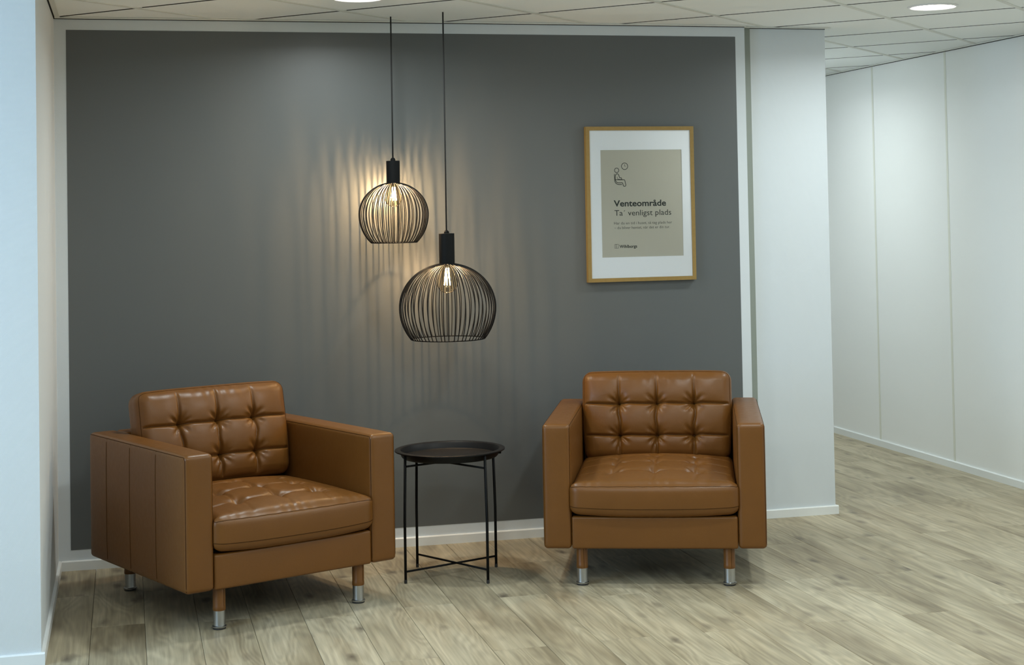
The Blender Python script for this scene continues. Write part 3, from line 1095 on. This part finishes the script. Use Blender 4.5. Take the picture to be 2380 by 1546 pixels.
    def disp_b(Q, nrm, P):
        Q = Q.copy()
        X, Z = P[:, 0], P[:, 2]
        x, z = X / BX, Z / BZ
        fy = smooth(-0.35, -1.0, P[:, 1] / BY)
        env = (1 - np.abs(x) ** 5) * (1 - np.abs(z) ** 5)
        d = 0.022 * (1 - np.abs(x) ** 3) * (1 - np.abs(z) ** 3)
        d += 0.010 * cell(X, ex) * cell(Z, ez) * env
        for (u, w) in bbut:
            r2_ = (X - u) ** 2 + (Z - w) ** 2
            r = np.sqrt(r2_) + 1e-6
            th = np.arctan2(Z - w, X - u)
            d -= 0.019 * np.exp(-r2_ / 0.026 ** 2) + 0.010 * np.exp(-r / 0.012)
            fold = np.maximum(0, np.cos(4.0 * (th - PI / 4) + 4 * u)) ** 3
            d += -0.0036 * fold * np.exp(-((r - 0.030) / 0.024) ** 2)
            d += 0.0022 * np.cos(9 * th + 11 * u + 7 * w) * np.exp(-((r - 0.032) / 0.018) ** 2)
        for i, u in enumerate(cols):
            up = smooth(BZ, 0.07, Z)
            lo = smooth(-BZ * 1.05, -0.15, Z)
            wgt = np.where(Z > rows[1], 0.25 + 0.75 * up ** 2, np.where(Z < rows[0], 0.4 + 0.6 * lo, 1.0))
            wob = 0.006 * np.sin(Z * 42 + 2.1 * i) * np.sin(PI * np.clip((Z - rows[0]) / (rows[1] - rows[0]), 0, 1))
            d -= 0.0145 * wgt * np.exp(-((X - u + wob) / 0.0052) ** 2) * smooth(1.0, 0.85, np.abs(z))
            # slanting pleats below the lower buttons
            m = (Z < rows[0])
            ln = (X - u) - (0.42 + 0.2 * i) * 0.5 * (Z - rows[0]) * (1 if i != 2 else -0.3)
            d -= 0.0085 * m * np.exp(-(ln / 0.0052) ** 2) * smooth(-BZ, -BZ * 0.7, Z)
        for w in rows:
            d -= 0.0085 * np.exp(-((Z - w - 0.0015 * np.sin(X * 38)) / 0.0052) ** 2) * smooth(1.0, 0.93, np.abs(x))
        # gathers at the upper edge
        d += 0.0012 * np.sin(X * 120 + 4 * np.sin(X * 17)) * smooth(0.115, 0.18, Z) * (1 - np.abs(x) ** 4)
        Q[:, 1] -= fy * d
        bk = smooth(0.35, 1.0, P[:, 1] / BY)
        Q[:, 1] += bk * 0.012 * (1 - x ** 2) * (1 - z ** 2)
        # crown of the top edge
        tp = smooth(0.7, 1.0, z)
        Q[:, 2] += tp * 0.006 * (1 - np.abs(x) ** 4)
        # the lower end narrows between the arms
        Q[:, 0] *= 1 - 0.035 * smooth(-0.1, -1.0, z)
        return Q
    bs = SoftBox((BX, BY, BZ), 0.042, (170, 6, 120), disp_b)
    bc = bs.build('back_cushion', M_LEATHER, root)
    TILT = math.radians(12)
    bc.rotation_euler = (-TILT, 0, 0)
    bc.location = (0, 0.252, 0.583)
    yy = -BY + 0.010
    path = [(-BX, yy, z) for z in np.linspace(-BZ + 0.03, BZ - 0.028, 30)] + [(-BX, yy, BZ - 0.012), (-BX, yy, BZ), (-BX + 0.012, yy, BZ)]
    path += [(x, yy, BZ) for x in np.linspace(-BX + 0.028, BX - 0.028, 60)] + [(BX - 0.012, yy, BZ), (BX, yy, BZ), (BX, yy, BZ - 0.012)]
    path += [(BX, yy, z) for z in np.linspace(BZ - 0.028, -BZ + 0.03, 30)]
    bs.seam('seam', path, M_SEAM, bc, 0.0011)
    for w in rows:
        bs.seam('seam', [(x, -BY, w + 0.0015 * math.sin(x * 38)) for x in np.linspace(-BX + 0.004, BX - 0.004, 120)], M_SEAM, bc, 0.0013)
    for (u, w) in bbut:
        q = bs.map(np.array([[u, -BY, w]]))[0]
        v, f = lathe_vf([(0.0, 0.0), (0.006, 0.0), (0.0075, 0.002), (0.005, 0.004), (0.0, 0.0048)], 12)
        v = [(a, -c, b) for (a, b, c) in v]
        b_ = link_mesh('button', v, f, M_LEATHER, bc, True)
        b_.location = (float(q[0]), float(q[1]) + 0.0018, float(q[2]))
    # --- legs
    for su in (-1, 1):
        for sw in (-1, 1):
            u, w = su * 0.290, sw * 0.396
            lg = link_mesh('leg', *lathe_vf([(0.0225, 0.067), (0.0232, 0.069), (0.0232, 0.082), (0.0226, 0.0835), (0.0226, ZB + 0.02)], 28), M_LEATHER, root, True)
            lg.location = (u, w, 0)
            lg['label'] = 'leather wrapped leg'
            ft = link_mesh('chrome_foot', *lathe_vf([(0.0245, 0.006), (0.0258, 0.008), (0.0258, 0.0115), (0.0216, 0.0135), (0.0212, 0.016), (0.0212, 0.0675)], 32), M_CHROME, lg, True)
            ft['label'] = 'chrome foot sleeve'
            link_mesh('glide', *lathe_vf([(0.022, 0.0), (0.0235, 0.001), (0.0235, 0.0065)], 24), M_RUBBER, lg, True)
            if sw < 0:
                link_mesh('seam', *tube_vf([(0.0226 * math.cos(-1.2), 0.0226 * math.sin(-1.2), z) for z in np.linspace(0.07, ZB, 6)], 0.0008, 5), M_SEAM, lg, True)
    return root
c1 = armchair()
c2 = copy_tree(c1)
c1.location = (0.4278, -0.7089, 0)
c1.rotation_euler = (0, 0, 0.3996)
tag(c1, 'tan leather tufted armchair at the left, turned towards the side table', 'armchair', 'tan leather armchairs')
c2.location = (2.149, -0.6886, 0)
c2.rotation_euler = (0, 0, -0.3514)
tag(c2, 'tan leather tufted armchair facing the camera below the framed notice', 'armchair', 'tan leather armchairs')
# the two loose back cushions sit a little differently
for c_, dz in ((c1, 0.020), (c2, -0.004)):
    for ch in c_.children:
        if ch.name.startswith('back_cushion'):
            ch.location.z += dz
